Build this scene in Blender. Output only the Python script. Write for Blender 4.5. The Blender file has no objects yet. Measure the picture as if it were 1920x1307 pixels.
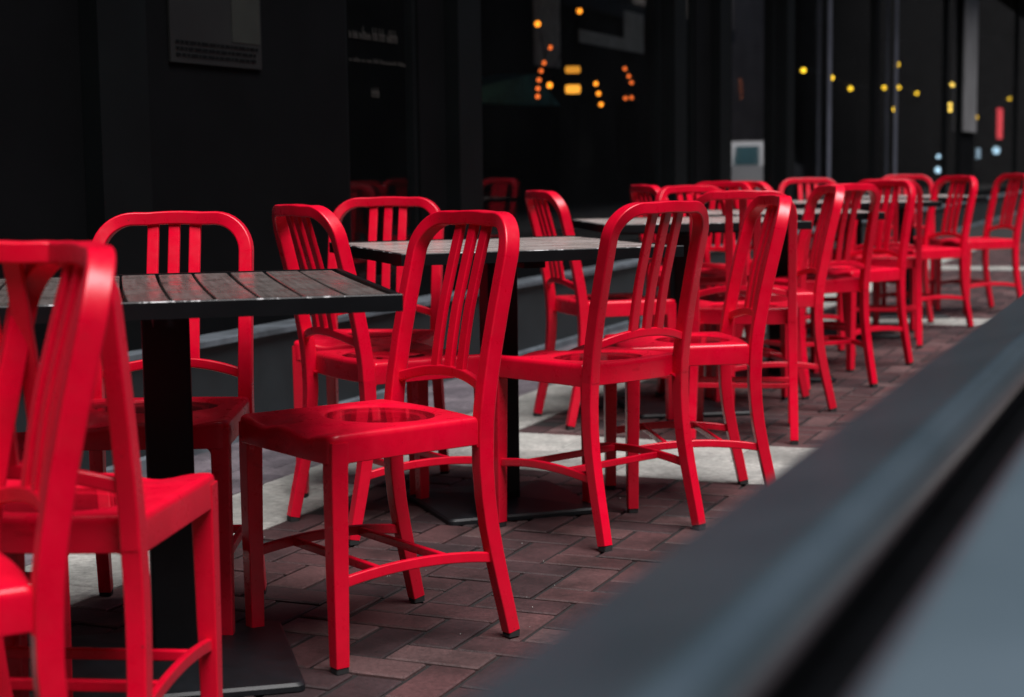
import bpy, bmesh, math, random
from mathutils import Vector, Matrix
R = math.radians
rnd = random.Random(7)
sc = bpy.context.scene
col = sc.collection

# ------------------------------------------------------------------ camera
cd = bpy.data.cameras.new("camera")
cam = bpy.data.objects.new("camera", cd); col.objects.link(cam)
cd.sensor_width = 36.0; cd.lens = 3108.18 / 1920 * 36
cd.clip_start = 0.05; cd.clip_end = 600
cam.matrix_world = (Matrix.Translation((0, 0, 0.9626)) @ Matrix.Rotation(R(90) - 0.10996, 4, 'X')
                    @ Matrix.Rotation(-0.01289, 4, 'Z'))
cd.dof.use_dof = True; cd.dof.focus_distance = 3.7; cd.dof.aperture_fstop = 3.9
sc.camera = cam

# ------------------------------------------------------------------ light
SUN_EL, SUN_AZ = 65, 146          # azimuth clockwise from +Y
w = bpy.data.worlds.new("World"); sc.world = w; w.use_nodes = True
nt = w.node_tree
bg = nt.nodes['Background']; sky = nt.nodes.new('ShaderNodeTexSky')
sky.sky_type = 'NISHITA'; sky.sun_disc = False
sky.sun_elevation = R(SUN_EL); sky.sun_rotation = R(SUN_AZ)
sky.air_density = 1.0; sky.dust_density = 3.0; sky.ozone_density = 1.0
nt.links.new(sky.outputs[0], bg.inputs[0]); bg.inputs[1].default_value = 0.05
sd = bpy.data.lights.new("sun", 'SUN'); sun = bpy.data.objects.new("sun", sd); col.objects.link(sun)
sd.energy = 5.0; sd.angle = R(38); sd.color = (1.0, 0.97, 0.97)
az, el = R(SUN_AZ), R(SUN_EL)
sdir = Vector((math.sin(az) * math.cos(el), math.cos(az) * math.cos(el), math.sin(el)))
sun.rotation_euler = sdir.to_track_quat('Z', 'Y').to_euler()
vs = sc.view_settings
vs.view_transform = 'Standard'; vs.look = 'None'; vs.exposure = 0.1; vs.gamma = 1; vs.use_curve_mapping = False
sc.cycles.max_bounces = 8; sc.cycles.transparent_max_bounces = 12
sc.cycles.sample_clamp_indirect = 4

# ------------------------------------------------------------------ materials
def mat(name):
    m = bpy.data.materials.new(name); m.use_nodes = True
    n = m.node_tree; return m, n, n.nodes['Principled BSDF']
def nnode(n, t, **k):
    x = n.nodes.new(t)
    for a, b in k.items(): setattr(x, a, b)
    return x
def noise(n, scale, detail=4, rough=.55, coord='Object', stretch=None):
    tc = nnode(n, 'ShaderNodeTexCoord'); tx = nnode(n, 'ShaderNodeTexNoise')
    tx.inputs['Scale'].default_value = scale; tx.inputs['Detail'].default_value = detail
    tx.inputs['Roughness'].default_value = rough
    src = tc.outputs[coord]
    if stretch:
        mp = nnode(n, 'ShaderNodeMapping'); mp.inputs['Scale'].default_value = stretch
        n.links.new(src, mp.inputs[0]); src = mp.outputs[0]
    n.links.new(src, tx.inputs['Vector'])
    return tx
def ramp(n, src, stops):
    r = nnode(n, 'ShaderNodeValToRGB')
    e = r.color_ramp.elements
    while len(e) < len(stops): e.new(.5)
    for i, (p, c) in enumerate(stops):
        e[i].position = p; e[i].color = (*c, 1) if len(c) == 3 else c
    n.links.new(src, r.inputs[0]); return r
def bump(n, b, src, strength, dist=.002):
    x = nnode(n, 'ShaderNodeBump'); x.inputs['Strength'].default_value = strength
    x.inputs['Distance'].default_value = dist
    n.links.new(src, x.inputs['Height']); n.links.new(x.outputs[0], b.inputs['Normal'])
def simple(name, c, rough=.6, var=.25, scale=8, bstr=0, metallic=0, spec=.5):
    m, n, b = mat(name)
    t = noise(n, scale)
    lo = tuple(v * (1 - var) for v in c); hi = tuple(min(1, v * (1 + var)) for v in c)
    r = ramp(n, t.outputs[0], [(.3, lo), (.7, hi)])
    n.links.new(r.outputs[0], b.inputs['Base Color'])
    b.inputs['Roughness'].default_value = rough; b.inputs['Metallic'].default_value = metallic
    b.inputs['Specular IOR Level'].default_value = spec
    if bstr: bump(n, b, noise(n, scale * 12).outputs[0], bstr)
    return m
def red_paint():
    m, n, b = mat('red_paint')
    t = noise(n, 7, 8, .7)
    r = ramp(n, t.outputs[0], [(.25, (.58, .0006, .017)), (.5, (.70, .0008, .023)), (.75, (.80, .0012, .030))])
    oi = nnode(n, 'ShaderNodeObjectInfo'); hv = nnode(n, 'ShaderNodeHueSaturation')
    mr = nnode(n, 'ShaderNodeMapRange'); mr.inputs['To Min'].default_value = .86; mr.inputs['To Max'].default_value = 1.06
    n.links.new(oi.outputs['Random'], mr.inputs['Value']); n.links.new(mr.outputs[0], hv.inputs['Value'])
    n.links.new(r.outputs[0], hv.inputs['Color'])
    ch = noise(n, 70, 7, .75); cr = ramp(n, ch.outputs[0], [(.665, (0,) * 3), (.69, (1,) * 3)])
    mx = nnode(n, 'ShaderNodeMixRGB'); mx.inputs[2].default_value = (.16, .015, .02, 1)
    n.links.new(cr.outputs[0], mx.inputs[0]); n.links.new(hv.outputs[0], mx.inputs[1])
    n.links.new(mx.outputs[0], b.inputs['Base Color'])
    t2 = noise(n, 26, 7, .7)
    r2 = ramp(n, t2.outputs[0], [(.3, (.22,) * 3), (.7, (.42,) * 3)])
    n.links.new(r2.outputs[0], b.inputs['Roughness'])
    b.inputs['Specular IOR Level'].default_value = .5
    b.inputs['Sheen Weight'].default_value = .04; b.inputs['Sheen Roughness'].default_value = .35
    b.inputs['Sheen Tint'].default_value = (1, .55, .7, 1)
    bump(n, b, noise(n, 900, 2).outputs[0], .10, .0006)
    return m
RED = red_paint()
RUB = simple('black_rubber', (.015, .015, .016), .8)
def wood(name, k):
    m, n, b = mat(name)
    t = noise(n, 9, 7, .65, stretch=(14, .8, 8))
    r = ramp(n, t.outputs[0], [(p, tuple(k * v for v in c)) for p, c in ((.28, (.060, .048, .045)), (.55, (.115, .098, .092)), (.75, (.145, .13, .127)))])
    n.links.new(r.outputs[0], b.inputs['Base Color'])
    r2 = ramp(n, noise(n, 14, 4).outputs[0], [(.3, (.18,) * 3), (.75, (.42,) * 3)])
    n.links.new(r2.outputs[0], b.inputs['Roughness'])
    bump(n, b, t.outputs[0], .35, .001)
    return m
WOOD = wood('weathered_wood', 1.0); WOOD2 = wood('sky_sheen_wood', 2.7)  # paler copy carries the grazing sky sheen of the farther tops in its colour
BLK = simple('black_metal', (.0035, .004, .005), .42, .3, 12, .05, spec=.25)
BASE = simple('cast_iron_base', (.004, .0055, .0075), .5, .5, 18, .2)
def worn():
    m, n, b = mat('chipped_black_edge')
    t = noise(n, 30, 6, .7)
    r = ramp(n, t.outputs[0], [(.56, (.012, .013, .015)), (.60, (.65, .65, .66))])
    n.links.new(r.outputs[0], b.inputs['Base Color']); b.inputs['Roughness'].default_value = .5
    return m
WORN = worn()
def tone_mat(name, stops, rough, nscale, bstr, stain=(.5, .8)):
    """albedo from each brick's or slab's own random tone (mesh attribute), broken up by grit and stains"""
    m, n, b = mat(name)
    a = nnode(n, 'ShaderNodeAttribute'); a.attribute_name = 'tone'
    r = ramp(n, a.outputs['Fac'], stops)
    g = noise(n, nscale, 8, .7); gr = ramp(n, g.outputs[0], [(.3, (.55,) * 3), (.7, (1.25,) * 3)])
    s = noise(n, 3.1, 8, .68); sr = ramp(n, s.outputs[0], [(.38, (stain[0],) * 3), (.5, (.95,) * 3), (.64, (1.5, 1.45, 1.45))])
    x = nnode(n, 'ShaderNodeMixRGB'); x.blend_type = 'MULTIPLY'; x.inputs[0].default_value = 1
    y = nnode(n, 'ShaderNodeMixRGB'); y.blend_type = 'MULTIPLY'; y.inputs[0].default_value = stain[1]
    n.links.new(r.outputs[0], x.inputs[1]); n.links.new(gr.outputs[0], x.inputs[2])
    n.links.new(x.outputs[0], y.inputs[1]); n.links.new(sr.outputs[0], y.inputs[2])
    n.links.new(y.outputs[0], b.inputs['Base Color'])
    b.inputs['Roughness'].default_value = rough
    bump(n, b, g.outputs[0], bstr, .003)
    return m
BRICK = tone_mat('paving_brick', [(0, (.028, .017, .019)), (.5, (.058, .025, .026)), (.8, (.075, .034, .034)), (1, (.10, .058, .057))], .62, 90, .8, (.38, .9))
PAVER = tone_mat('purple_paver', [(0, (.085, .072, .085)), (1, (.15, .13, .145))], .7, 60, .5)
CONC = tone_mat('concrete_slab', [(0, (.27, .27, .25)), (1, (.36, .36, .335))], .8, 45, .5, (.6, .7))
SAND = simple('joint_sand', (.009, .008, .008), .95, .4, 40, .4)
ASPH = simple('asphalt', (.05, .05, .052), .9, .3, 60, .4)
WALL = simple('black_painted_wall', (.0027, .0030, .0035), .7, .3, 2, .08, spec=.06)
PLIN = simple('slate_plinth', (.010, .0145, .0165), .55, .3, 5, .2)
STON = simple('pale_stone_trim', (.085, .100, .115), .6, .5, 7, .2)
FRM = simple('dark_window_frame', (.0025, .0035, .004), .6, .2, 4, spec=.12)
STEEL = simple('pale_steel_mullion', (.12, .13, .165), .4, .2, 3)
INT = simple('dark_room_lining', (.008, .008, .008), .9, .2, 3, spec=.1)
def rail_mat(name, k, ro):
    m, n, b = mat(name)
    r = ramp(n, noise(n, 5, 6).outputs[0], [(.3, (.034 * k, .052 * k, .064 * k)), (.7, (.056 * k, .078 * k, .095 * k))])
    n.links.new(r.outputs[0], b.inputs['Base Color']); b.inputs['Roughness'].default_value = ro; b.inputs['Coat Weight'].default_value = .6; b.inputs['Coat Roughness'].default_value = .25
    return m
RAIL = rail_mat('blue_grey_rail_paint', .80, .30); SHELF = rail_mat('pale_blue_shelf_paint', 1.5, .45)
def glass(name, tint, ro, ior, haze=0):
    m = bpy.data.materials.new(name); m.use_nodes = True; n = m.node_tree
    n.nodes.remove(n.nodes['Principled BSDF'])
    f = nnode(n, 'ShaderNodeFresnel'); ge = nnode(n, 'ShaderNodeNewGeometry')
    io = nnode(n, 'ShaderNodeMapRange'); io.inputs['To Min'].default_value = ior; io.inputs['To Max'].default_value = 1 / ior
    n.links.new(ge.outputs['Backfacing'], io.inputs['Value']); n.links.new(io.outputs[0], f.inputs[0])
    t = nnode(n, 'ShaderNodeBsdfTransparent'); t.inputs[0].default_value = tint
    g = nnode(n, 'ShaderNodeBsdfGlossy'); g.inputs['Roughness'].default_value = ro
    mx = nnode(n, 'ShaderNodeMixShader')
    n.links.new(f.outputs[0], mx.inputs[0]); n.links.new(t.outputs[0], mx.inputs[1]); n.links.new(g.outputs[0], mx.inputs[2])
    if haze:
        df = nnode(n, 'ShaderNodeBsdfDiffuse'); df.inputs[0].default_value = (.35, .37, .4, 1); m2 = nnode(n, 'ShaderNodeMixShader')  # painted haze: pale diffuse layer that lifts the black of the panes
        dr = ramp(n, noise(n, 1.5, 5).outputs[0], [(.3, (haze * .5,) * 3), (.7, (haze * 1.4,) * 3)])
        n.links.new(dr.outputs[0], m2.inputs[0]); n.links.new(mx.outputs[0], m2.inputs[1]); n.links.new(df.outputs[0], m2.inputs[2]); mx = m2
    n.links.new(mx.outputs[0], n.nodes['Material Output'].inputs[0])
    return m
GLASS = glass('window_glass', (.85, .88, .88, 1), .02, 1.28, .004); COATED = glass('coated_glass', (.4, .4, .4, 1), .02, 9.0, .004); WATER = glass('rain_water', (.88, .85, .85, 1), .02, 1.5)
def emit(name, c, s):
    m, n, b = mat(name)
    b.inputs['Base Color'].default_value = (*c, 1)
    b.inputs['Emission Color'].default_value = (*c, 1); b.inputs['Emission Strength'].default_value = s
    return m

# ------------------------------------------------------------------ mesh helpers
class MB:
    def __init__(s): s.v = []; s.f = []; s.mi = []; s.tone = []
    def add(s, vs_, fs, mi=0, tone=0.5):
        o = len(s.v); s.v += [tuple(p) for p in vs_]
        for f in fs: s.f.append([i + o for i in f]); s.mi.append(mi); s.tone.append(tone)
    def build(s, name, mats, parent=None, smooth=True, angle=35, tone=False, loc=None, rot=0, recalc=True, wn=True):
        me = bpy.data.meshes.new(name); me.from_pydata(s.v, [], s.f)
        if not isinstance(mats, (list, tuple)): mats = [mats]
        for m in mats: me.materials.append(m)
        me.polygons.foreach_set('material_index', s.mi)
        if tone:
            a = me.attributes.new('tone', 'FLOAT', 'FACE'); a.data.foreach_set('value', s.tone)
        me.update()
        if recalc:
            bm = bmesh.new(); bm.from_mesh(me); bmesh.ops.recalc_face_normals(bm, faces=bm.faces); bm.to_mesh(me); bm.free()
        if smooth:
            me.polygons.foreach_set('use_smooth', [True] * len(me.polygons))
            me.set_sharp_from_angle(angle=R(angle))
        o = bpy.data.objects.new(name, me); col.objects.link(o)
        if smooth and wn:
            w_ = o.modifiers.new('weighted_normal', 'WEIGHTED_NORMAL'); w_.keep_sharp = True; w_.weight = 80
        if parent: o.parent = parent
        if loc: o.location = loc
        o.rotation_euler.z = rot
        return o
def rrect(w_, h_, r, seg=3):
    pts = []
    for cx, cy, a0 in ((w_ / 2 - r, h_ / 2 - r, 0), (-w_ / 2 + r, h_ / 2 - r, 90), (-w_ / 2 + r, -h_ / 2 + r, 180), (w_ / 2 - r, -h_ / 2 + r, 270)):
        for k in range(seg + 1):
            a = R(a0 + 90 * k / seg); pts.append((cx + r * math.cos(a), cy + r * math.sin(a)))
    return pts
def sweep(mb, path, ref, size, r=.004, caps=True, mi=0, seg=3):
    """path: points; ref: reference vector or list (the 'w' side direction); size: (w,h) or list"""
    n = len(path); P = [Vector(p) for p in path]; rings = []
    for i, p in enumerate(P):
        t = (P[min(i + 1, n - 1)] - P[max(i - 1, 0)]).normalized()
        rf = Vector(ref[i] if isinstance(ref, list) else ref)
        a = (rf - t * rf.dot(t)).normalized(); b = t.cross(a)
        w_, h_ = size[i] if isinstance(size, list) else size
        rings.append([p + a * x + b * y for x, y in rrect(w_, h_, min(r, w_ * .45, h_ * .45), seg)])
    m = len(rings[0]); v = [q for ring in rings for q in ring]; f = []
    for i in range(n - 1):
        for j in range(m):
            k = (j + 1) % m
            f.append((i * m + j, i * m + k, (i + 1) * m + k, (i + 1) * m + j))
    if caps: f.append(tuple(range(m))[::-1]); f.append(tuple(range((n - 1) * m, n * m)))
    mb.add(v, f, mi)
def prism(mb, poly, z0, z1, mi=0, tone=.5, top_inset=0, bev=0, bottom=True):
    n = len(poly); v = [(x, y, z0) for x, y in poly]
    cx = sum(p[0] for p in poly) / n; cy = sum(p[1] for p in poly) / n
    if bev:
        v += [(x, y, z1 - bev) for x, y in poly]
        q = []
        for i in range(n):
            a = Vector(poly[i - 1]); b_ = Vector(poly[i]); c = Vector(poly[(i + 1) % n])
            d1 = (a - b_).normalized(); d2 = (c - b_).normalized()
            q.append(b_ + (d1 + d2) * bev)
        v += [(x, y, z1) for x, y in q]; L = 3
    else:
        v += [(x, y, z1) for x, y in poly]; L = 2
    f = []
    for l in range(L - 1):
        for j in range(n):
            k = (j + 1) % n; f.append((l * n + j, l * n + k, (l + 1) * n + k, (l + 1) * n + j))
    f.append(tuple(range((L - 1) * n, L * n)))
    if bottom: f.append(tuple(range(n))[::-1])
    mb.add(v, f, mi, tone)
def box(mb, x0, x1, y0, y1, z0, z1, mi=0, bev=0):
    prism(mb, [(x0, y0), (x1, y0), (x1, y1), (x0, y1)], z0, z1, mi, bev=bev)
# street frame: s runs along the shopfront, n to the right of it
US, UN = Vector((.389, .9212)), Vector((.9212, -.389))
def W2(s, n): p = US * s + UN * n; return (p.x, p.y)
def W(s, n, z=0): p = US * s + UN * n; return (p.x, p.y, z)
def sbox(mb, s0, s1, n0, n1, z0, z1, mi=0, bev=0, tone=.5, bottom=True):
    prism(mb, [W2(s0, n0), W2(s0, n1), W2(s1, n1), W2(s1, n0)], z0, z1, mi, tone, bev=bev, bottom=bottom)
def tag(o, label=None, cat=None, group=None, kind=None):
    if label: o['label'] = label
    if cat: o['category'] = cat
    if group: o['group'] = group
    if kind: o['kind'] = kind
    return o
def empty(name, loc=(0, 0, 0), rz=0):
    o = bpy.data.objects.new(name, None); col.objects.link(o); o.empty_display_size = .1
    o.location = loc; o.rotation_euler.z = rz; return o
def copy_tree(o, parent=None):
    c = o.copy(); col.objects.link(c); c.parent = parent
    for ch in list(o.children): copy_tree(ch, c)
    return c

# ------------------------------------------------------------------ ground
g = MB(); sbox(g, -60, 400, -60, 60, -.9, -.135)
tag(g.build('road', ASPH, smooth=False), kind='structure')
g = MB(); sbox(g, -20, 200, -3.5, 2.6, -.13, -.008)
tag(g.build('pavement_bed', SAND, smooth=False), kind='structure')
ST = ((4.82, 5.49), (9.93, 10.36), (15.0, 15.5))
def spans(s0, s1):
    """parts of [s0,s1] outside the concrete cross strips"""
    out = [(s0, s1)]
    for a, b in ST:
        nx = []
        for x, y in out:
            if y <= a or x >= b: nx.append((x, y)); continue
            if x < a: nx.append((x, a))
            if y > b: nx.append((b, y))
        out = nx
    return out
bk = MB(); U_ = .105; jt = .0055
N0, N1 = -2.325, 2.5
for i in range(-6, 190):
    for j in range(0, 48):
        k = (i - j) % 4
        s0 = i * U_; n0 = N0 + j * U_
        if k == 0: s1, n1 = s0 + 2 * U_, n0 + U_
        elif k == 3: s1, n1 = s0 + U_, n0 + 2 * U_
        else: continue
        n1 = min(n1, N1)
        if n1 - n0 < .03: continue
        for a, b in spans(s0, s1):
            if b - a < .02: continue
            q = [rnd.uniform(-.0012, .0012) for _ in range(4)]
            z = rnd.uniform(-.0035, 0)
            poly = [W2(a + jt + q[0], n0 + jt + q[1]), W2(a + jt + q[0], n1 - jt + q[2]), W2(b - jt + q[3], n1 - jt + q[2]), W2(b - jt + q[3], n0 + jt + q[1])]
            prism(bk, poly, -.02, z, tone=rnd.random(), bev=.003, bottom=False)
tag(bk.build('brick_paving', BRICK, smooth=False, tone=True), kind='structure')
cn = MB()
for (a, b) in ST:                                  # cross strips of concrete slabs
    mid = (a + b) / 2
    for row, (x, y) in enumerate(((a, mid), (mid, b))):
        n = N0 - (.31 if row else 0)
        while n < N1:
            n1 = n + .61
            lo, hi = max(n, N0), min(n1, N1)
            if hi - lo > .05: sbox(cn, x + .003, y - .003, lo + .003, hi - .003, -.02, 0, bev=.003, tone=rnd.random(), bottom=False)
            n = n1
s = -3.0
while s < 20:                                      # strip beside the shopfront
    sbox(cn, s + .003, s + .607, -2.66, N0 - .004, -.02, rnd.uniform(-.001, .001), bev=.003, tone=rnd.random(), bottom=False); s += .61
tag(cn.build('concrete_paving', CONC, smooth=False, tone=True), kind='structure')
pv = MB(); j = 0; n = -3.17
while n < -2.68:
    s = -3 + (j % 2) * .11; n1 = min(n + .1, -2.668)
    while s < 20:
        sbox(pv, s + .003, s + .217, n + .003, n1 - .003, -.02, rnd.uniform(-.002, 0), bev=.003, tone=rnd.random(), bottom=False); s += .22
    n += .1; j += 1
tag(pv.build('paver_border', PAVER, smooth=False, tone=True), kind='structure')
lt = MB(); r3 = random.Random(3)
for _ in range(260):
    s, n = r3.uniform(3, 9), r3.uniform(-2.3, -.2); q = r3.uniform(.0006, .0012) if r3.random() < .93 else r3.uniform(.0012, .0019)
    a0 = r3.random() * 6; x, y = W2(s, n)
    prism(lt, [(x + q * r3.uniform(.6, 1.3) * math.cos(a0 + t), y + q * r3.uniform(.6, 1.3) * math.sin(a0 + t)) for t in (0, 1.2, 2.5, 3.8, 5.1)], -.001, q)
tag(lt.build('grit', simple('pale_grit', (.55, .55, .52), .8), smooth=False), 'small pale specks of grit scattered on the dark brick paving', 'grit', kind='stuff')

# ------------------------------------------------------------------ chair
def lerp(tab, z):
    for (a, x), (b, y) in zip(tab, tab[1:]):
        if z <= b:
            t = max(0, (z - a) / (b - a)); return x + (y - x) * t
    return tab[-1][1]
YB = [(.40, -.167), (.46, -.170), (.52, -.179), (.60, -.194), (.68, -.212), (.75, -.229), (.805, -.243), (.87, -.261)]
def yb(x, z):
    k = min(1, max(0, (z - .5) / .33)); return lerp(YB, z) - (.010 + .012 * k) * (1 - min(1, (x / .165)) ** 2)
def seat_mesh():
    mb = MB(); N = 112
    # outline of the seat seen from above, front at +y
    C = [((.187, .199), .022), ((.1775, -.150), .006), ((-.1775, -.150), .006), ((-.187, .199), .022)]
    out = []; n = len(C)
    for i in range(n):
        p, r = Vector(C[i][0]), C[i][1]; a = Vector(C[i - 1][0]); b = Vector(C[(i + 1) % n][0])
        d1, d2 = (a - p).normalized(), (b - p).normalized()
        for t in range(9):
            t /= 8; q0 = p + d1 * r; q2 = p + d2 * r
            out.append(q0 * (1 - t) ** 2 + p * 2 * t * (1 - t) + q2 * t * t)
        nx = Vector(C[(i + 1) % n][0]); r2 = C[(i + 1) % n][1]
        st, en = p + d2 * r, nx - (nx - p).normalized() * r2
        for t in range(1, 20): out.append(st.lerp(en, t / 20))
    o2 = []
    for q in out:
        x, y = q
        if y < -.1495: y -= .016 * (1 - (x / .178) ** 2)
        if y > .19: y += .004 * (1 - (x / .187) ** 2)
        o2.append((x, y))
    cy = .02
    def zf(x, y):
        rr = math.hypot(x / .134, (y + .028) / .112)
        t = min(1, max(0, (1.04 - rr) / .17)); z = -.0085 * t * t * (3 - 2 * t) - .005 * max(0, 1 - rr) 
        k = min(1, max(0, (y - .075) / .10)); k = k * k * (3 - 2 * k)
        z -= .011 * k * math.exp(-((abs(x) - .088) / .045) ** 2)
        z -= .003 * k * (1 - min(1, abs(x) / .187) ** 4)
        return z
    rings = []
    for z, ins, use in ((.441, .012, 0), (.407, .010, 0), (.406, .002, 0), (.408, 0, 0), (.4505, 0, .9), (.4585, .0016, 1), (.4622, .0052, 1), (.4635, .010, 1)):
        rg = []
        for x, y in o2:
            L = math.hypot(x, y - cy); f = 1 - ins / L * 1.25
            X, Y = x * f, cy + (y - cy) * f
            rg.append((X, Y, z + (zf(X, Y) if use else 0) * use))
        rings.append(rg)
    K = 60
    base = [(x, y) for x, y, _ in rings[-1]]
    for k in range(1, K):
        f = 1 - k / K
        rings.append([(x * f, cy + (y - cy) * f, .4635 + zf(x * f, cy + (y - cy) * f)) for x, y in base])
    m = len(o2); v = [p for rg in rings for p in rg]; fs = []
    for i in range(len(rings) - 1):
        for j in range(m):
            k = (j + 1) % m; fs.append((i * m + j, i * m + k, (i + 1) * m + k, (i + 1) * m + j))
    v.append((0, cy, .4635 + zf(0, cy))); c = len(v) - 1; l = (len(rings) - 1) * m
    for j in range(m): fs.append((l + j, l + (j + 1) % m, c))
    fs.append(tuple(range(m))[::-1])
    mb.add(v, fs); return mb
def gusset(mb, corner, d, r, th, side):
    """concave fillet under the apron: corner point, direction d away from the leg, thickness along side"""
    c = Vector(corner); d = Vector(d); s_ = Vector(side) * th / 2; up = Vector((0, 0, 1))
    arc = [c + d * (r - r * math.sin(a)) - up * (r - r * math.cos(a)) for a in [R(90) * k / 6 for k in range(7)]]
    poly = [c - d * .004 + up * .004, c + d * r + up * .004] + arc + [c - d * .004 - up * r]
    n = len(poly); v = [p + s_ for p in poly] + [p - s_ for p in poly]
    f = [tuple(range(n)), tuple(range(n, 2 * n))[::-1]] + [(j, (j + 1) % n, n + (j + 1) % n, n + j) for j in range(n)]
    mb.add(v, f)
FX, FY, RX = .1690, .1810, .166
def foot_x(s): return s * .176
def make_chair():
    root = empty('chair')
    seat_mesh().build('seat', RED, root, angle=50)
    wt = MB(); v = [(.1315 * math.cos(a), -.028 + .1100 * math.sin(a), .4588) for a in [2 * math.pi * k / 64 for k in range(64)]]
    v += [(x * .8, (y + .028) * .8 - .028, .4535) for x, y, z in v]
    wt.add(v, [tuple(range(64)), tuple(range(64, 128))[::-1]] + [(j, (j + 1) % 64, 64 + (j + 1) % 64, 64 + j) for j in range(64)])
    wt.build('rain_puddle', WATER, root, angle=20)
    # backrest frame: one bent tube from the seat round the top and down again
    path, ref = [], []
    zt, rad = .8535, .075
    pts = [(RX, z) for z in (.418, .434, .45, .48, .52, .56, .60, .64, .68, .72, .755)]
    pts += [(RX - rad + rad * math.cos(a), zt - rad + rad * math.sin(a)) for a in [R(90) * k / 10 for k in range(0, 11)]]
    pts += [(x, zt + .002 * math.cos(x * 30)) for x in (.06, .035, .012)]
    pts = pts + [(-x, z) for x, z in reversed(pts)]
    path = [(x, yb(x, z), z) for x, z in pts]
    bf = MB(); sz = []
    for x, z in pts:
        k = min(1, max(0, (z - .43) / .12)); sz.append((.0365 - .001 * k, .0315 - .0015 * k))
    sweep(bf, path, (0, 1, 0), sz, .0042, seg=3)
    bf.build('backrest_frame', RED, root)
    lr = MB()
    xs = [.153 - .306 * k / 16 for k in range(17)]
    def zr(x): return .536 - .024 * (x / .153) ** 2
    def yr(x): return lerp(YB, .52) - .022 * (1 - (x / .153) ** 2) - .002
    sweep(lr, [(x, yr(x), zr(x)) for x in xs], (0, 1, 0), (.015, .022), .004)
    lr.build('lower_back_rail', RED, root)
    for x in (-.047, 0, .047):
        sl = MB()
        zs = [zr(x) + .006 + (.842 - zr(x) - .006) * k / 14 for k in range(15)]
        sweep(sl, [(x * (1.0 + .0 * z), yb(x, z) + (yr(x) - yb(x, zs[0])) * max(0, 1 - (z - zs[0]) / .12), z) for z in zs], (1, 0, 0), (.026, .013), .003)
        sl.build('back_slat', RED, root)
    for sx in (1, -1):
        for front in (1, 0):
            lg = MB()
            if front:
                p = [(sx * (FX + .0005), FY - .003, .447), (sx * FX, FY - .0015, .38), (sx * (FX + .0005), FY, .2), (sx * (FX + .0005), FY, .012)]
                sweep(lg, p, (1, 0, 0), [(.037, .037), (.0365, .0365), (.0335, .0335), (.0295, .0295)], .003)
                gusset(lg, (sx * (FX + .006), FY - .0185, .408), (0, -1, 0), .016, .012, (1, 0, 0))
                gusset(lg, (sx * (FX - .0185), FY + .006, .408), (-sx, 0, 0), .016, .012, (0, 1, 0))
                fx, fy = sx * (FX + .0005), FY
            else:
                tab = [(.012, -.2245), (.06, -.214), (.12, -.200), (.18, -.187), (.24, -.176), (.30, -.169), (.36, -.166), (.428, -.1675), (.44, -.169)]
                zz = [.438, .42, .40, .36, .33, .30, .27, .24, .21, .18, .15, .12, .09, .06, .03, .012]
                p = [(sx * (RX + (.010 * (1 - z / .428))), lerp(tab, z), z) for z in zz]
                sweep(lg, p, (1, 0, 0), [(.0312 - .0029 * (.44 - z) / .4, .0362 - .0067 * (.44 - z) / .416) for z in zz], .003)
                gusset(lg, (sx * (RX + .004), -.150, .408), (0, 1, 0), .014, .012, (1, 0, 0))
                gusset(lg, (sx * (RX - .015), -.160, .408), (-sx, 0, 0), .012, .010, (0, 1, 0))
                fx, fy = p[-1][0], p[-1][1] - .001
            l = lg.build('leg', RED, root)
            cp = MB(); sweep(cp, [(fx, fy, .0125), (fx, fy, .0)], (1, 0, 0), (.027, .028), .004); cp.build('foot_cap', RUB, l)
        st = MB(); ys = [FY - .010 - (.366) * k / 14 for k in range(15)]
        def zs_(y): t = (y - ys[-1]) / (ys[0] - ys[-1]); return .168 + .016 * 4 * t * (1 - t) + .006 * t
        def xs_(y): t = (y - ys[-1]) / (ys[0] - ys[-1]); return sx * (.1725 - .001 * t - .016 * 0)
        sweep(st, [(xs_(y), y, zs_(y)) for y in ys], (1, 0, 0), (.0125, .021), .003)
        st.build('side_stretcher', RED, root)
    for y in (.082, -.078):
        t = (y + .1925) / .366; z = .168 + .016 * 4 * t * (1 - t) + .006 * t - .002
        cs = MB(); sweep(cs, [(-.168, y, z), (0, y, z), (.168, y, z)], (0, 1, 0), (.0125, .018), .003)
        cs.build('cross_stretcher', RED, root)
    mk = MB(); r2 = random.Random(5)                 # the small stamped mark on the rear apron
    x = -.0125
    for wd in (.0042, .006, .0042, .0042, .005):
        y = -.1658
        for zz, tt in ((.4335, .0009), (.4365, .0009), (.4395, .0009)):
            box(mk, x, x + wd * .8, y - .0006, y + .002, zz, zz + tt)
        box(mk, x, x + .001, y - .0006, y + .002, .4335, .4404)
        x += wd * 1.02 + .0009
    mk.build('stamped_mark', RED, root, smooth=False)
    return root
proto = make_chair()
G = 'red metal chairs set round the terrace tables'
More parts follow.
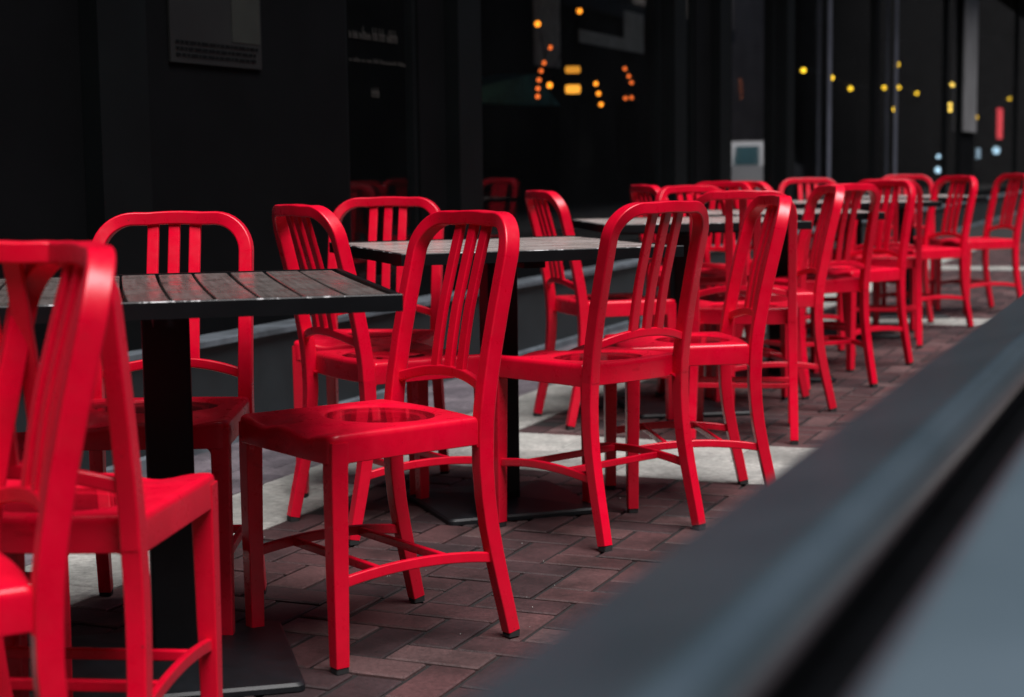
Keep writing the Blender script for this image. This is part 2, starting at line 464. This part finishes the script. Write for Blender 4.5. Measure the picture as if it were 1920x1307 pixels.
CH = [  # x, y, heading (deg), label
 (-.295, 3.338, 216.8, 'red chair in full view right of the closest table, rain puddle on its seat'),
 (.208, 4.361, 131.8, 'red chair seen from behind with a small stamped mark on its rear seat edge'),
 (.489, 4.726, 186.9, 'side-on red chair directly behind the stamped one, at right end of the second table'),
 (.828, 5.867, 80.6, 'red chair with broad square back and straight right post, near side of third table'),
 (.995, 6.511, 187.0, 'side-on red chair right of the square-backed one, at the third table'),
 (-.323, 4.455, 32.9, 'red chair facing right at left end of the second table, past the near table corner'),
 (-.758, 3.478, 270.0, 'pinkish red chair facing the camera straight on behind the closest table'),
 (-.425, 4.965, 261.0, 'red chair facing the camera behind the left part of the second table'),
 (.365, 6.241, 19.0, 'red chair facing right at left end of third table, alone by the dark plinth'),
 (-.700, 2.545, 84.0, 'blurred red chair facing away at the closest table, its bright seat showing, lower left'),
 (-.803, 2.046, 210.0, 'most blurred red chair in the lower left corner, facing left, seat cut off'),
 (.880, 6.780, 298.0, 'red chair facing the camera behind the third table, over the stamped chair top rail'),
 (.850, 7.480, 18.0, 'small red chair top facing right at left end of the fourth table'),
 (1.290, 7.170, 116.0, 'red chair seen from behind at near side of the fourth table, slats widely spaced'),
 (1.595, 7.800, 217.0, 'red chair angled left at right end of fourth table, lighter rail end toward street'),
 (.925, 8.120, 238.0, 'pink-lit red chair facing the camera behind the fourth table'),
 (1.435, 8.440, 25.0, 'distant red chair facing right at left end of the fifth table'),
 (1.985, 8.770, 77.0, 'distant red chair facing away with one straight pink post, near side of the fifth table'),
 (2.360, 9.550, 205.0, 'distant red chair angled left at the fifth table, second from the right edge'),
 (1.735, 9.400, 271.0, 'pinkish red chair facing the camera behind the fifth table, alone below the pale mullion'),
 (2.960, 10.52, 197.0, 'farthest right red chair of the row, cut by the right edge of the photo'),
 (2.580, 10.75, 262.0, 'farthest red chair facing the camera, only its top rail showing behind the sixth table'),
 (-1.030, 2.950, 20.0, 'red chair facing right at left end of closest table, nearly hidden behind blurred chairs'),
]
for i, (x, y, h, lab) in enumerate(CH):
    o = proto if i == 0 else copy_tree(proto)
    o.location = (x, y, 0); o.rotation_euler.z = R(h - 90)
    tag(o, lab, 'chair', G)

# ------------------------------------------------------------------ tables
def make_table(size=.783, turn=False, seed=1):
    r_ = random.Random(seed); t = empty('table'); H = .744; a = size / 2; th = .030
    fr = MB(); q = .012
    for k in range(4):                               # rim, mitred
        A = [(-a, -a), (a, -a), (a, a), (-a, a)]; B_ = [(x * (a - q) / a, y * (a - q) / a) for x, y in A]
        e = .0015; C_ = [(x * (a - e) / a, y * (a - e) / a) for x, y in A]
        p0, p1, b0, b1, c0, c1 = A[k], A[(k + 1) % 4], B_[k], B_[(k + 1) % 4], C_[k], C_[(k + 1) % 4]
        fr.add([(*p0, H - th), (*p1, H - th), (*p1, H - e), (*p0, H - e)], [(0, 1, 2, 3)])
        fr.add([(*p0, H - e), (*p1, H - e), (*c1, H), (*c0, H)], [(0, 1, 2, 3)], 1)
        fr.add([(*c0, H), (*c1, H), (*b1, H), (*b0, H)], [(0, 1, 2, 3)])
        fr.add([(*b0, H), (*b1, H), (*b1, H - th), (*b0, H - th)], [(0, 1, 2, 3)])
        fr.add([(*b0, H - th), (*b1, H - th), (*p1, H - th), (*p0, H - th)], [(0, 1, 2, 3)])
    fr.build('rim', [BLK, WORN], t, smooth=False, recalc=False)
    tp = MB(); inner = a - q - .004; n = 10; pitch = 2 * inner / n
    for k in range(n):
        x0 = -inner + k * pitch + .0032; x1 = x0 + pitch - .0064
        z = H - .0015 - r_.random() * .001; L = 12; v = []; f = []
        c1_, c2_ = r_.uniform(-.001, .001), .0035
        for i in range(L + 1):
            y = -inner + 2 * inner * i / L; s_ = y / inner; off = c1_ * s_ + c2_ * (1 - s_ * s_) * -1
            off += 0.0
            for xx, zz in ((x0, H - .022), (x0, z - .0015), (x0 + .0015, z), (x1 - .0015, z), (x1, z - .0015), (x1, H - .022)):
                v.append((xx + off, y, zz))
        for i in range(L):
            for j in range(6):
                f.append((i * 6 + j, i * 6 + (j + 1) % 6, (i + 1) * 6 + (j + 1) % 6, (i + 1) * 6 + j))
        f.append(tuple(range(6))); f.append(tuple(range(L * 6, L * 6 + 6)))
        tp.add(v, f)
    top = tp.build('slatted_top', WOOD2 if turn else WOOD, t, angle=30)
    if turn: top.rotation_euler.z = R(90)
    sp = MB(); box(sp, -.30, .30, -.03, .03, H - .052, H - .0245); box(sp, -.03, .03, -.30, -.0305, H - .052, H - .0245); box(sp, -.03, .03, .0305, .30, H - .052, H - .0245)
    sp.build('top_bracket', BLK, t, smooth=False)
    pc = MB(); sweep(pc, [(0, 0, .026), (0, 0, H - .0525)], (1, 0, 0), (.088, .088), .006); pc.build('pedestal_column', BLK, t)
    bs = MB(); b = .225
    poly = [(x, y) for x, y in rrect(2 * b, 2 * b, .018, 4)]
    v = [(x, y, .0) for x, y in poly] + [(x, y, .010) for x, y in poly] + [(x * .975, y * .975, .0155) for x, y in poly] + [(x * .30, y * .30, .0255) for x, y in poly]
    m = len(poly); f = []
    for i in range(3):
        for j in range(m): f.append((i * m + j, i * m + (j + 1) % m, (i + 1) * m + (j + 1) % m, (i + 1) * m + j))
    f.append(tuple(range(3 * m, 4 * m))); f.append(tuple(range(m))[::-1])
    bs.add(v, f); bs.build('base_plate', BASE, t, angle=20)
    return t
TB = [(-.661, 3.148, 13.8, False, 'closest black table with wide grey slats, its right corner near the middle of the photo'),
      (-.037, 4.670, 19.5, True, 'second black table with fine slats seen edge on, between the two sharpest chairs'),
      (.672, 6.470, 8, True, 'third slatted black table, behind the chair with the stamped mark'),
      (1.200, 7.450, 0, True, 'fourth slatted black table, a thin grey band behind the square-backed chair'),
      (1.900, 9.220, 0, True, 'fifth dark table, its dark end showing between distant chair backs'),
      (2.450, 10.30, 0, True, 'sixth and farthest dark table at the right end of the row')]
for i, (x, y, a, tn, lab) in enumerate(TB):
    if i == 0: t = make_table(turn=False); prot = t
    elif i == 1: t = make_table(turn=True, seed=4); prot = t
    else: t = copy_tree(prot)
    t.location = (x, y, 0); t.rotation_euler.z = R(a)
    tag(t, lab, 'table', 'slatted square terrace tables')

# ------------------------------------------------------------------ street barrier in the foreground
bar = empty('barrier', W(1, -.14))
bar_s = (-.75, 4.1)
tag(bar, 'blurred blue-grey metal barrier with thick top rail running along the terrace in the foreground', 'barrier')
def local(mb, s0, s1, prof, mi=0):
    m = len(prof); v = []
    for s_ in (s0, s1):
        for n_, z_ in prof:
            x, y = W2(s_, n_); v.append((x - bar.location.x, y - bar.location.y, z_))
    f = [(j, (j + 1) % m, m + (j + 1) % m, m + j) for j in range(m)] + [tuple(range(m))[::-1], tuple(range(m, 2 * m))]
    mb.add(v, f, mi)
def rprof(n0, n1, z0, z1, r, seg=6):
    return [((n0 + n1) / 2 + x, (z0 + z1) / 2 + y) for x, y in rrect(n1 - n0, z1 - z0, r, seg)]
tr = MB()
local(tr, *bar_s, [(-.277, .736), (-.277, .743), (-.275, .7465), (-.271, .7475)] + [(-.198 + .024 * math.sin(R(a)), .738 + .024 * math.cos(R(a))) for a in range(-25, 181, 10)])
tr.build('top_rail', RAIL, bar, angle=40)
sh = MB(); local(sh, *bar_s, rprof(-.100, .20, .768, .803, .013)); sh.build('lower_shelf', SHELF, bar, angle=40)
bp = MB(); local(bp, *bar_s, rprof(-.245, -.215, .12, .7135, .003)); bp.build('infill_panel', BLK, bar, angle=40)
cb_ = MB(); local(cb_, *bar_s, rprof(-.2145, -.156, .640, .655, .002)); cb_.build('slot_shade_strip', BLK, bar, angle=40)  # black strip added to close the slot, standing in for its shade
for s_ in (-.7, 1.65, 4.0):
    br = MB(); local(br, s_ - .02, s_ + .02, rprof(-.05, -.01, 0, .7675, .003)); br.build('shelf_leg', BLK, bar, angle=40)
for s_ in (-.7, 1.65, 4.0):
    ps = MB(); local(ps, s_ - .025, s_ + .025, rprof(-.214, -.16, 0, .6395, .003)); ps.build('post', BLK, bar, angle=40)

# ------------------------------------------------------------------ shopfront building
FN = -3.30
bl = empty('restaurant', W(8, FN))
tag(bl, 'black restaurant shopfront with large dark windows and low slate plinth behind the tables', 'building')
def lb(mb, s0, s1, n0, n1, z0, z1, mi=0, bev=0):
    o = bl.location
    prism(mb, [(x - o.x, y - o.y) for x, y in (W2(s0, n0), W2(s0, n1), W2(s1, n1), W2(s1, n0))], z0, z1, mi, bev=bev)
OP = [(6.10, 6.78), (7.42, 10.38), (10.75, 11.12), (12.05, 13.42), (13.75, 17.70), (17.95, 22.75), (22.9, 24.1), (25.6, 31.3), (31.5, 42)]
Z0, Z1 = .46, 3.9
wl = MB(); prev = -6.0
for a, b in OP + [(46, 46)]:
    lb(wl, prev, a, FN - .06, FN, 0, Z1); prev = b
for a, b in OP: lb(wl, a, b, FN - .06, FN, 0, Z0)
lb(wl, -6, 46, FN - .25, FN, Z1, 12.2)
wl.build('wall', WALL, bl, smooth=False)
rm = MB()                                          # the room behind the glass
lb(rm, -6, 46, -9.2, -9.0, 0, 4.4); lb(rm, -6, 46, -9.0, FN - .26, -.004, .02); lb(rm, -6, 46, -9.0, FN - .26, 4.2, 4.4)
lb(rm, -6, -5.8, -9.0, FN - .26, .021, 4.19); lb(rm, 45.8, 46, -9.0, FN - .26, .021, 4.19)
rm.build('room_lining', INT, bl, smooth=False)
rf = MB(); lb(rf, -6, 46, -9.2, FN + .04, 12.201, 12.45); rf.build('roof', WALL, bl, smooth=False)
pl = MB(); lb(pl, -6, 46, FN + .001, -3.19, 0, .355); pl.build('plinth', PLIN, bl, smooth=False)
ld = MB(); lb(ld, -6, 46, FN + .001, -3.165, .3555, .378, bev=.003); ld.build('ledge', STON, bl, smooth=False)
ft = MB(); lb(ft, -6, 46, -3.189, -3.155, -.005, .035, bev=.004); ft.build('footing_strip', STON, bl, smooth=False)
for a in (4.35, 7.06, 10.42, 11.5, 13.5):            # pilasters standing proud of the wall
    pp = MB(); lb(pp, a, a + .26, FN + .001, FN + .07, .379, 12.0, bev=.004); pp.build('pilaster', FRM, bl, smooth=False)
for a, b in OP:
    f = MB(); q = .035
    lb(f, a, a + q, FN - .05, FN - .012, Z0, Z1); lb(f, b - q, b, FN - .05, FN - .012, Z0, Z1)
    lb(f, a + q, b - q, FN - .05, FN - .012, Z0, Z0 + q); lb(f, a + q, b - q, FN - .05, FN - .012, Z1 - q, Z1)
    fo = f.build('window', FRM, bl, smooth=False)
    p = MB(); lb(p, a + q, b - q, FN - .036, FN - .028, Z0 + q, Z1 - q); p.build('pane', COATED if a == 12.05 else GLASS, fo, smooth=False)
for s_, wd in ((15.37, .02), (18.85, .02)):
    m_ = MB(); lb(m_, s_ - wd / 2, s_ + wd / 2, FN + .002, FN + .034, .40, 3.6, bev=.004); m_.build('mullion', STEEL, bl, smooth=False)
cv = MB(); lb(cv, -6, 46, FN + .001, -2.35, 4.3, 4.5); cv.build('unseen_shade_canopy', WALL, bl, smooth=False)  # added above, out of view, to keep light off the shopfront

# poster with lines of fine print low on the black wall
pm, n_, b_ = mat('poster_paper')
r_ = ramp(n_, noise(n_, 3, 3).outputs[0], [(.35, (.006, .0064, .0066)), (.6, (.0095, .010, .0098)), (.75, (.008, .016, .014))])
n_.links.new(r_.outputs[0], b_.inputs['Base Color']); b_.inputs['Roughness'].default_value = .5
po = MB(); sbox(po, 4.83, 5.42, FN + .003, FN + .012, 1.33, 2.25)
po = po.build('poster', pm, smooth=False)
tag(po, 'dim grey poster with rows of fine print hung high on the black wall at left', 'poster')
bx = MB(); sbox(bx, 5.22, 5.41, FN + .0125, FN + .014, 1.42, 1.66); bx.build('poster_panel', simple('olive_panel', (.013, .015, .012), .6), po, smooth=False)
tx = MB(); r4 = random.Random(9)
for row in range(3):
    s_ = 4.86
    while s_ < 5.38:
        wd = r4.uniform(.012, .045); sbox(tx, s_, s_ + wd, FN + .0145, FN + .0152, 1.352 + row * .022, 1.362 + row * .022); s_ += wd + .008
tx.build('fine_print', WALL, po, smooth=False)
# pale lettering on the first window
lt_ = simple('faded_lettering', (.022, .020, .017), .7)
wlt = empty('window_lettering', W(6.4, FN - .026, 1.4))
tag(wlt, 'faint pale lettering in two lines and a small block on the narrow left window', 'lettering')
r5 = random.Random(4)
def scribble(s0, s1, z, h, name):
    sg = MB(); s_ = s0; o = wlt.location
    def q(a, b, n0, n1, z0, z1): prism(sg, [(x - o.x, y - o.y) for x, y in (W2(a, n0), W2(a, n1), W2(b, n1), W2(b, n0))], z0 - o.z, z1 - o.z)
    while s_ < s1:
        wd = r5.uniform(.014, .026); hh = h * r5.choice((.55, .6, 1, .6))
        q(s_, s_ + .005, FN - .0265, FN - .025, z, z + hh)
        q(s_ + .006, s_ + wd, FN - .0265, FN - .025, z + hh * .45, z + hh * .45 + h * .13)
        q(s_ + wd * .6, s_ + wd * .6 + .005, FN - .0265, FN - .0245, z, z + hh * .42)
        s_ += wd + r5.choice((.005, .005, .018))
    sg.build(name, lt_, wlt, smooth=False)
scribble(6.18, 6.62, 1.50, .055, 'text_line'); scribble(6.18, 6.70, 1.405, .020, 'text_line')
scribble(6.37, 6.44, 1.26, .07, 'text_block')
# panels added behind the big window for street reflections, brightened to look lit
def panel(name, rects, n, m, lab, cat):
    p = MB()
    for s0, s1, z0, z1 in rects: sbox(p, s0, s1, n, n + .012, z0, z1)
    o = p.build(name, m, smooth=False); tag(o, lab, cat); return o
panel('reflection_panel', [(13.84, 14.47, 1.85, 2.9)], -5.6, simple('grey_panel', (.7, .7, .7), .8), 'tall grey panel added inside the wide window for a street reflection, behind the bulbs', 'panel')
panel('reflection_board', [(14.98, 16.92, 2.12, 2.24), (16.30, 16.92, 2.2405, 2.52)], -5.6, simple('pale_board', (.9, .9, .88), .8), 'pale L-shaped board added high inside the wide window for a street reflection, right of the bulbs', 'board')
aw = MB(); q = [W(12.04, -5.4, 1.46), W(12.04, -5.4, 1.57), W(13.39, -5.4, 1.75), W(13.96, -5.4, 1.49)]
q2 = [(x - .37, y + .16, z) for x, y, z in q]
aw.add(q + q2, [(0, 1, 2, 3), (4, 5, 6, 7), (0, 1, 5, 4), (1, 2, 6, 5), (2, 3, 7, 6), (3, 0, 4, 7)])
tag(aw.build('umbrella_reflection', simple('teal_reflection', (.08, .42, .46), .8, .5, 6), smooth=False), 'dark teal sloping shape standing in for an umbrella reflected in the wide window', 'reflected_shape')  # solid added for a street reflection, its teal raised to look lit
bn = MB(); sbox(bn, 24.15, 25.45, FN + .02, FN + .05, 1.36, 3.6)
tag(bn.build('banner', simple('pale_grey_banner', (.17, .17, .175), .85, .2, 2), smooth=False), 'long pale grey hanging banner on the far right of the shopfront', 'banner')

# ------------------------------------------------------------------ lamps behind the glass
def uvs(mb, c, r, mi=0, seg=10, rings=6):
    v = [(c[0], c[1], c[2] + r)]
    for i in range(1, rings):
        a = math.pi * i / rings
        for j in range(seg): b = 2 * math.pi * j / seg; v.append((c[0] + r * math.sin(a) * math.cos(b), c[1] + r * math.sin(a) * math.sin(b), c[2] + r * math.cos(a)))
    v.append((c[0], c[1], c[2] - r)); f = [(0, 1 + j, 1 + (j + 1) % seg) for j in range(seg)]
    for i in range(rings - 2):
        for j in range(seg): f.append((1 + i * seg + j, 1 + i * seg + (j + 1) % seg, 1 + (i + 1) * seg + (j + 1) % seg, 1 + (i + 1) * seg + j))
    l = len(v) - 1; f += [(l, l - seg + j, l - seg + (j + 1) % seg) for j in range(seg)]
    mb.add(v, f, mi)
def string(name, pts, n, r, m, lab):
    """pts: (s, z) of each bulb in hanging order"""
    o = empty(name, W(pts[0][0], n, pts[0][1])); o0 = o.location
    tag(o, lab, 'string light', 'strings of small bulbs inside the restaurant')
    cb = MB(); P = [Vector(W(s_, n, z + .03)) - o0 for s_, z in pts]
    sweep(cb, P, (0, 0, 1) if abs(pts[0][1] - pts[-1][1]) < .3 * abs(pts[0][0] - pts[-1][0]) else (1, 0, 0), (.006, .006), .002, seg=1)
    cb.build('cord', BLK, o)
    for s_, z in pts:
        b = MB(); uvs(b, (0, 0, 0), r); x = b.build('bulb', m, o, angle=80); x.location = Vector(W(s_, n, z)) - o0
OR = emit('amber_bulb', (1.0, .28, .02), 3.6); OD = emit('dim_amber_bulb', (1.0, .17, .03), 2.0)
string('string_light', [(14.54, 1.692), (14.545, 1.66), (14.55, 1.627), (14.56, 1.59), (14.58, 1.539)], -3.9, .02, emit('faint_amber_bulb', (1.0, .25, .08), .9), 'faint vertical row of orange bulbs in the narrow mirrored pane')
YE = emit('yellow_bulb', (1.0, .58, .03), 5)
string('string_light', [(11.70, 1.836), (11.57, 1.716), (11.51, 1.654), (11.47, 1.586), (11.45, 1.523), (11.44, 1.465)], -4.6, .017, OD, 'drooping string of dim orange bulbs, left cluster in the wide window')
string('string_light', [(11.48, 1.994), (11.71, 1.557), (12.36, 2.157)], -4.61, .022, OR, 'three brightest round amber bulbs high in the wide window')
string('string_light', [(12.70, 1.608), (12.76, 1.531), (12.82, 1.446)], -4.6, .018, OR, 'short string of three orange bulbs right of the two glowing lanterns')
string('string_light', [(13.42, 1.761), (13.52, 1.703), (13.59, 1.652), (13.59, 1.526), (13.43, 1.516)], -4.6, .016, OD, 'curved string of small dim orange bulbs at right end of the wide window')
string('string_light', [(18.75, 1.988), (20.26, 1.97), (21.4, 1.884), (23.75, 1.982), (24.93, 2.03), (26.55, 2.001)], -4.3, .028, YE, 'long level string of yellow bulbs above the distant chairs')
string('string_light', [(24.90, 2.362), (24.73, 1.706)], -4.32, .034, YE, 'two yellow bulbs one above the other beside the pale mullion')
string('string_light', [(30.35, 2.281), (31.39, 2.1), (30.13, 1.929), (31.55, 1.911), (30.14, 1.837)], -4.3, .034, emit('faint_yellow_bulb', (1, .62, .10), 7), 'cluster of faint yellow bulbs left of the pale banner')
string('string_light', [(33.66, 1.782), (39.39, 2.324)], -4.31, .04, YE, 'pair of yellow bulbs right of the pale banner')
for z0, z1, lab, e in ((1.685, 1.735, 'upper of two glowing amber lanterns in the wide window', 9), (1.525, 1.59, 'lower, brighter of two glowing amber lanterns in the wide window', 16)):
    ln = empty('lantern', W(12.44, -4.7, z0)); tag(ln, lab, 'lantern', 'amber lanterns in the wide window')
    sh_ = MB(); pr = [(.055, 0), (.062, (z1 - z0) * .5), (.055, z1 - z0)]
    v = []; f = []
    for rr, zz in pr:
        for j in range(12): v.append((rr * math.cos(j * math.pi / 6), rr * math.sin(j * math.pi / 6), zz))
    for i in range(2):
        for j in range(12): f.append((i * 12 + j, i * 12 + (j + 1) % 12, (i + 1) * 12 + (j + 1) % 12, (i + 1) * 12 + j))
    f += [tuple(range(12)), tuple(range(24, 36))]; sh_.add(v, f); sh_.build('lamp_shade', emit('amber_shade', (1, .38, .04), e * .12), ln, angle=50)
    hk = MB(); box(hk, -.06, .06, -.01, .01, (z1 - z0) + .001, (z1 - z0) + .012); hk.build('lantern_cap', BLK, ln, smooth=False)
# small lit signs at the far right
rs = MB(); sbox(rs, 33.6, 34.1, -3.9, -3.85, 1.36, 1.95)
tag(rs.build('neon_sign', emit('red_sign', (1, .08, .10), 2.5), smooth=False), 'glowing red sign at the far right edge behind the glass', 'sign')
ws = MB(); sbox(ws, 30.6, 30.85, -3.9, -3.86, .98, 1.16)
tag(ws.build('lit_panel', emit('white_light', (.6, .8, 1), 1.2), smooth=False), 'small cold white lit panel beside the red sign', 'sign')

CW = emit('cold_lamp', (.55, .8, 1), 3.5)
for i, (s_, n, z, r, lab) in enumerate(((27.5, -4.1, .80, .05, 'small cold white lamp low behind the glass under the pale banner'),
        (28.2, -4.2, 1.02, .035, 'tiny cold lamp just above the low one under the pale banner'),
        (37.0, -4.3, 1.15, .08, 'oval cold white lamp beside the red sign at the far right'))):
    lm = empty('lamp', W(s_, n, z)); tag(lm, lab, 'lamp', 'cold lamps behind the far glass')
    b = MB(); uvs(b, (0, 0, 0), r); b.build('bulb', CW, lm, angle=80)
    b = MB(); box(b, -r * .4, r * .4, -r * .4, r * .4, r * 1.0, r * 1.6); b.build('lamp_holder', BLK, lm, smooth=False)
# ------------------------------------------------------------------ across the street, mirrored in the windows
def block(s0, s1, h, m, lab, wn):
    b = empty('brick_building', W((s0 + s1) / 2, 9)); o = b.location
    tag(b, lab, 'building')
    def q(mb, a0, a1, n0, n1, z0, z1): prism(mb, [(x - o.x, y - o.y) for x, y in (W2(a0, n0), W2(a0, n1), W2(a1, n1), W2(a1, n0))], z0, z1)
    w_ = MB(); q(w_, s0, s1, 9, 15, -.13, h); w_.build('wall', m, b, smooth=False)
    c_ = MB(); q(c_, s0, s1, 8.8, 9 - .001, h - .5, h - .1); c_.build('cornice', STON, b, smooth=False)
    k = 0; s_ = s0 + 1.2
    while s_ < s1 - 2 and k < wn:
        for z in (.8, 4.0):
            f = MB(); q(f, s_, s_ + 1.3, 8.95, 8.999, z, z + 1.9); fo = f.build('window', FRM, b, smooth=False)
            g_ = MB(); q(g_, s_ + .08, s_ + 1.22, 8.93, 8.949, z + .08, z + 1.82); g_.build('pane', BLK, fo, smooth=False)
        s_ += 3.4; k += 1
DB = simple('dark_brick', (.017, .016, .0165), .85, .3, 3, .2)
block(40.4, 56.8, 5.6, DB, 'low dark brick building across the street behind the parked van', 3)
block(-10, 40, 9.5, DB, 'dark brick building across the street, faint in the window reflections', 16)
block(57, 63.5, 8, simple('buff_stone', (.42, .36, .33), .8, .25, 1, .2), 'buff stone building across the street, mirrored in the narrow pane', 0)
block(63.7, 170, 13, DB, 'farther dark brick building across the street at the end of the reflections', 20)
nb = empty('neighbour_building', W(100, FN)); tag(nb, 'dark building beyond the end of the restaurant shopfront', 'building')
x_ = MB(); o = nb.location
prism(x_, [(a - o.x, b - o.y) for a, b in (W2(46.1, -9), W2(46.1, FN), W2(170, FN), W2(170, -9))], -.01, 9); x_.build('wall', WALL, nb, smooth=False)
eb = empty('street_end_blocker', W(-14, 2)); tag(eb, 'unseen dark block added behind the camera to cut low sky light', 'building')  # added out of view to block sky light from behind
x_ = MB(); o = eb.location
prism(x_, [(a - o.x, b - o.y) for a, b in (W2(-15, -9), W2(-15, 8.5), W2(-10.5, 8.5), W2(-10.5, -9))], -.13, 16); x_.build('wall', DB, eb, smooth=False)
fe = empty('far_end_blocker', W(70, 2)); tag(fe, 'unseen dark block added at the far street end to cut low sky light', 'building')  # added out of view to cut the sky fill under the tables
x_ = MB(); o = fe.location
prism(x_, [(a - o.x, b - o.y) for a, b in (W2(66, FN + .2), W2(66, 8.6), W2(74, 8.6), W2(74, FN + .2))], -.13, 24); x_.build('wall', DB, fe, smooth=False)
# parked van, seen only as a reflection in the narrow window
vn = empty('parked_van', W(46.3, 5.4, -.135), math.atan2(US.y, US.x))
tag(vn, 'white van parked across the street, mirrored small in the narrow shop window', 'van')
WP = simple('white_van_paint', (.75, .76, .78), .35, .05, 2); VG = simple('van_glass', (.05, .12, .14), .15, .2, 2)
vb = MB(); prof = [(-2.3, .30), (2.2, .30), (2.35, .55), (2.25, .95), (1.5, 1.08), (.95, 1.62), (-2.15, 1.66), (-2.35, 1.0)]
def xprof(mb, pf, y0, y1, mi=0):
    m = len(pf); v = [(x, y0, z) for x, z in pf] + [(x, y1, z) for x, z in pf]
    mb.add(v, [tuple(range(m)), tuple(range(m, 2 * m))[::-1]] + [(j, (j + 1) % m, m + (j + 1) % m, m + j) for j in range(m)], mi)
xprof(vb, prof, -.9, .9); vb.build('body', WP, vn, smooth=False)
for pf in ([(-2.1, 1.02), (-.75, 1.02), (-.75, 1.52), (-2.0, 1.52)], [(-.65, 1.02), (.35, 1.02), (.35, 1.52), (-.65, 1.52)], [(.45, 1.02), (1.35, 1.08), (.9, 1.5), (.45, 1.52)]):
    g_ = MB(); xprof(g_, pf, .901, .915); g_.build('side_window', VG, vn, smooth=False)
for y0, y1, mm in ((-.78, -.06, RUB), (.06, .78, VG)):
    g_ = MB(); v = []
    for off in (.003, .02):
        for z, y in ((1.04, y0), (1.04, y1), (1.54, y1 - .04), (1.54, y0 + .04)): v.append((-2.35 + (z - 1) * .2 / .66 - off, y, z))
    g_.add(v, [(0, 1, 2, 3), (4, 5, 6, 7)] + [(j, (j + 1) % 4, 4 + (j + 1) % 4, 4 + j) for j in range(4)]); g_.build('rear_window', mm, vn, smooth=False)
for x in (-1.5, 1.45):
    for y in (-.8, .8):
        wh = MB(); v = []; f = []
        for yy in (y - .11, y + .12):
            for j in range(20): v.append((x + .33 * math.cos(j * math.pi / 10), yy, .33 + .33 * math.sin(j * math.pi / 10)))
        f = [(j, (j + 1) % 20, 20 + (j + 1) % 20, 20 + j) for j in range(20)] + [tuple(range(20)), tuple(range(20, 40))]
        wh.add(v, f); wh.build('wheel', RUB, vn, angle=50)
